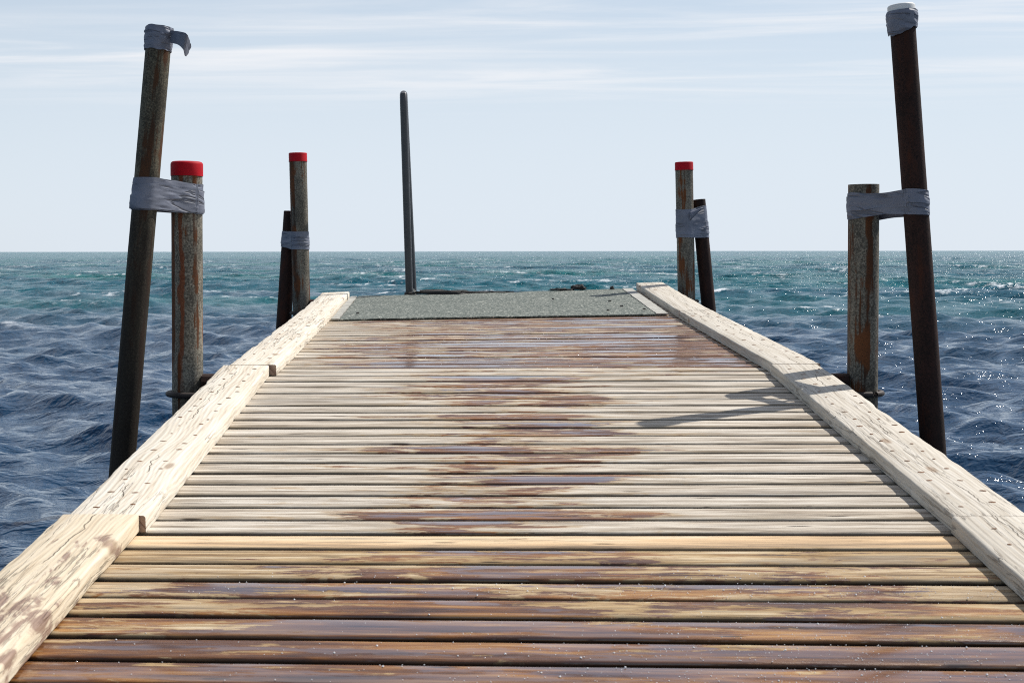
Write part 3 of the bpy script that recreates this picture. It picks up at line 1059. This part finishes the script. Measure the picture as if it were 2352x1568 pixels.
flap([(1583, 487), (1614, 476), (1612, 480), (1585, 507)], 8.045, 'tape_flap', l4, 1)
flap([(2084, 443), (2126, 440), (2126, 484), (2086, 488)], 4.448, 'tape_flap', l2, 2)
flap([(2052, 447), (2088, 443), (2090, 486), (2054, 492)], 4.530, 'tape_flap', l2, 4)
flap([(305, 446), (318, 440), (318, 462), (302, 459)], 4.46, 'tape_flap', l1, 3)

# ------------------------------------------------------------------ swimming ladder handrail
Y0, Y1 = 8.25, 8.62
foot = at(940.5, 681, Y0)
rail = tag(empty('ladder_handrail', foot), 'tall dark steel handrail loop standing alone at the end of the pier', 'handrail')
a0, a1 = at(940.5, 681, Y0), at(927, 235, Y0)
b0, b1 = at(950.5, 700, Y1), at(928.5, 236, Y1)
path = [a0.lerp(a1, t) for t in np.linspace(0, 1, 24)]
rise = at(927, 218, Y0).z - a1.z + .0
for q in np.linspace(15, 165, 11):
    r_ = math.radians(q)
    f = .5 - .5 * math.cos(r_)
    p = a1.lerp(b1, f)
    path.append(Vector((p.x, p.y, max(a1.z, b1.z) + (rise - .021) * math.sin(r_))))
low = b0 + (b0 - b1) * 1.6
path += [b1.lerp(b0, t) for t in np.linspace(0, 1, 12)] + [b0.lerp(low, t) for t in np.linspace(.1, 1, 6)]
sweep([p - foot for p in path], 0.0215, 18).build('rail_tube', STEEL, rail)
mb, rows = lathe([(.026, 0.0), (.030, .004), (.030, .022), (.024, .026)], 24)
fo = mb.build('foot_clamp', IRON, rail)
lump('foot_bolt', (0.024, -0.012, 0.0), .016, .016, .034, STRIP, 2.0, None, None).parent = rail

# ------------------------------------------------------------------ water beads glinting on the soaked planks
def beads():
    m, nt, b = new_mat('water_bead')
    put(nt, b.inputs['Base Color'], (0.85, 0.85, 0.84))
    put(nt, b.inputs['Roughness'], 0.06)
    put(nt, b.inputs['IOR'], 1.45)
    put(nt, b.inputs['Coat Weight'], 0.8)
    put(nt, b.inputs['Coat Roughness'], 0.03)
    mb = MB()
    rr = random.Random(11)
    def one(p, r):
        rows = []
        for q, z in ((1.0, 0.0), (.8, .5), (.35, .85)):
            rows.append([mb.add(p + Vector((r * q * math.cos(a), r * q * math.sin(a), r * z))) for a in np.linspace(0, 2 * math.pi, 6, endpoint=False)])
        mb.grid(rows, closed=True)
        mb.f.append(tuple(rows[-1]))
    for _ in range(2400):
        t = 1 - rr.random() ** 0.55 * 0.62
        t = rr.uniform(.42, .84) - .0
        x = rr.gauss(.42, .34) if rr.random() < .8 else rr.uniform(-.8, .8)
        if abs(x) > .8:
            continue
        k = (t * N1) % 1
        if k < .13 or k > .87:
            continue
        one(quad(S0, S1, x, t, .0012), rr.uniform(.0005, .0012) * (1 + .8 * (rr.random() < .06)))
    for _ in range(450):
        t = rr.uniform(.05, .75)
        x = rr.gauss(.15, .4)
        k = (t * 20) % 1
        if abs(x) > .8 or k < .14 or k > .86:
            continue
        one(quad(S2, S3, x, t, .0012), rr.uniform(.0009, .0020))
    o = mb.build('water_beads', m, None)
    tag(o, 'scattered bright water beads glinting on the wet planks', 'water beads', None, 'stuff')


beads()


# ------------------------------------------------------------------ the sea
def sea():
    m, nt, b = new_mat('sea_water')
    geo = node(nt, 'NewGeometry').outputs['Position']
    foam = attr(nt, 'foam').outputs['Fac']
    dist = node(nt, 'VectorMath', {'operation': 'LENGTH'}, i0=geo).outputs['Value']
    # open water over pale sand farther out is green, the weed bed by the pier is deep blue
    nb = noise(nt, vmul(nt, geo, (0.012, 0.045, 0)), 1, 4, 0.55)
    far = smooth(nt, mth(nt, 'ADD', dist, mth(nt, 'MULTIPLY', mth(nt, 'SUBTRACT', nb, 0.5), 60.0)), 16.0, 62.0)
    patch = smooth(nt, nb, 0.42, 0.62)
    teal = mixc(nt, patch, (0.001, 0.085, 0.125), (0.001, 0.125, 0.130))
    col = mixc(nt, far, (0.004, 0.036, 0.085), teal)
    foam_n = noise(nt, geo, 2.2, 5, 0.75)
    fo = mth(nt, 'MULTIPLY', foam, smooth(nt, foam_n, 0.50, 0.60))
    col = mixc(nt, fo, col, (0.75, 0.78, 0.80))
    put(nt, b.inputs['Base Color'], col)
    put(nt, b.inputs['Roughness'], mixf(nt, fo, mixf(nt, far, 0.05, 0.16), 0.6))
    put(nt, b.inputs['IOR'], 1.48)
    put(nt, b.inputs['Specular IOR Level'], mixf(nt, far, 0.5, 0.08))
    p = vmul(nt, geo, (1.0, 1.6, 0))
    r0 = noise(nt, p, 0.55, 3, 0.55, 0.5)
    r1 = noise(nt, p, 1.7, 3, 0.5, 0.8)
    r2 = noise(nt, p, 5.5, 3, 0.5, 0.8)
    fw = smooth(nt, dist, 25.0, 90.0)
    r3 = noise(nt, p, 15.0, 2, 0.5, 0.8)
    h = mth(nt, 'ADD', mth(nt, 'MULTIPLY', r1, 0.075), mth(nt, 'MULTIPLY', r2, mixf(nt, fw, 0.034, 0.13)))
    h = mth(nt, 'ADD', h, mth(nt, 'MULTIPLY', r3, 0.011))
    h = mth(nt, 'ADD', h, mth(nt, 'MULTIPLY', mth(nt, 'MULTIPLY', r0, 1.0), fw))
    put(nt, b.inputs['Normal'], bump(nt, h, 1.0, 1.0))

    rs = []
    r = 2.2
    while r < 26000:
        rs.append(r)
        k = 0.0045 if r < 260 else min(0.12, 0.0045 * (r / 260) ** 0.8)
        r *= 1 + k
    rs = np.array(rs)
    fine = np.radians(np.arange(-27, 27.001, 0.07))
    coarse1 = np.radians(np.arange(27.6, 333 - .3, 0.9))
    th = np.concatenate([fine, coarse1])
    cl_ = np.where(np.abs(((th + math.pi) % (2 * math.pi)) - math.pi) < math.radians(27.2), math.radians(.07), math.radians(.9))
    Rg, Tg = np.meshgrid(rs, th, indexing='ij')
    X0, Y0_ = Rg * np.sin(Tg), Rg * np.cos(Tg)
    dr = np.gradient(rs)[:, None]
    cell = np.maximum(dr, Rg * cl_[None, :] * .6)
    X, Yy, Z = X0.copy(), Y0_.copy(), np.zeros_like(X0)
    g = np.random.default_rng(5)
    crest = np.zeros_like(X0)
    # wind sea coming in from the front right
    main = math.radians(-112)
    lam = np.concatenate([np.geomspace(11.0, 1.6, 22), np.geomspace(1.5, 0.30, 48)])
    for L in lam:
        long_ = L > 1.55
        a = main + g.normal(0, .36 if long_ else .55)
        kx, ky = math.cos(a) * 2 * math.pi / L, math.sin(a) * 2 * math.pi / L
        amp = (0.0105 * min(L, 4.5) if long_ else (0.0136 if L > .55 else 0.0160) * L) * g.uniform(.6, 1.3)
        ph = g.uniform(0, 2 * math.pi)
        wgt = np.clip((L / cell - 2.2) / 2.5, 0, 1)
        if long_:
            wgt = wgt * (.3 + .7 * np.clip((Rg - 12) / 40, 0, 1))
        # slow group modulation so crests come and go
        gm = .65 + .55 * np.sin((X0 * math.cos(a + .9) + Y0_ * math.sin(a + .9)) * 2 * math.pi / (L * 3.7) + ph * 3) * np.sin((X0 * math.cos(a) + Y0_ * math.sin(a)) * 2 * math.pi / (L * 5.3) + ph * 5)
        A = amp * wgt * gm
        q = kx * X0 + ky * Y0_ + ph
        Z += A * np.cos(q)
        sh = .75
        X -= sh * A * math.cos(a) * np.sin(q)
        Yy -= sh * A * math.sin(a) * np.sin(q)
    # slight swell that lifts the far horizon line unevenly
    cz = Z / (Z.std() + 1e-6)
    fo = np.clip((cz - 1.75) / .5, 0, 1) * np.clip((Rg - 16) / 20, 0, 1)
    fo *= (np.sin(X0 * .9 + 3 * np.sin(Y0_ * .21)) * np.sin(Y0_ * .35 + 2 * np.sin(X0 * .13)) > .1)
    nR, nT = Rg.shape
    co = np.stack([X, Yy, Z], -1).reshape(-1, 3).astype(np.float32)
    idx = np.arange(nR * nT).reshape(nR, nT)
    nxt = np.roll(idx, -1, axis=1)
    quads = np.stack([idx[:-1], nxt[:-1], nxt[1:], idx[1:]], -1).reshape(-1, 4)[:, ::-1]
    me = bpy.data.meshes.new('water')
    me.vertices.add(len(co))
    me.vertices.foreach_set('co', co.ravel())
    nq = len(quads)
    me.loops.add(nq * 4)
    me.loops.foreach_set('vertex_index', quads.astype(np.int32).ravel())
    me.polygons.add(nq)
    me.polygons.foreach_set('loop_start', np.arange(0, nq * 4, 4, dtype=np.int32))
    me.polygons.foreach_set('loop_total', np.full(nq, 4, dtype=np.int32))
    me.polygons.foreach_set('use_smooth', np.ones(nq, dtype=bool))
    at_ = me.attributes.new('foam', 'FLOAT', 'POINT')
    at_.data.foreach_set('value', fo.astype(np.float32).ravel())
    me.update(calc_edges=True)
    me.materials.append(m)
    o = bpy.data.objects.new('water', me)
    COL.objects.link(o)
    tag(o, 'wind-rippled blue and teal sea reaching to the horizon', 'water', None, 'structure')
    print('sea verts', len(co), 'zstd', Z[: nR // 2].std(), 'normal up', me.polygons[0].normal.z)


sea()
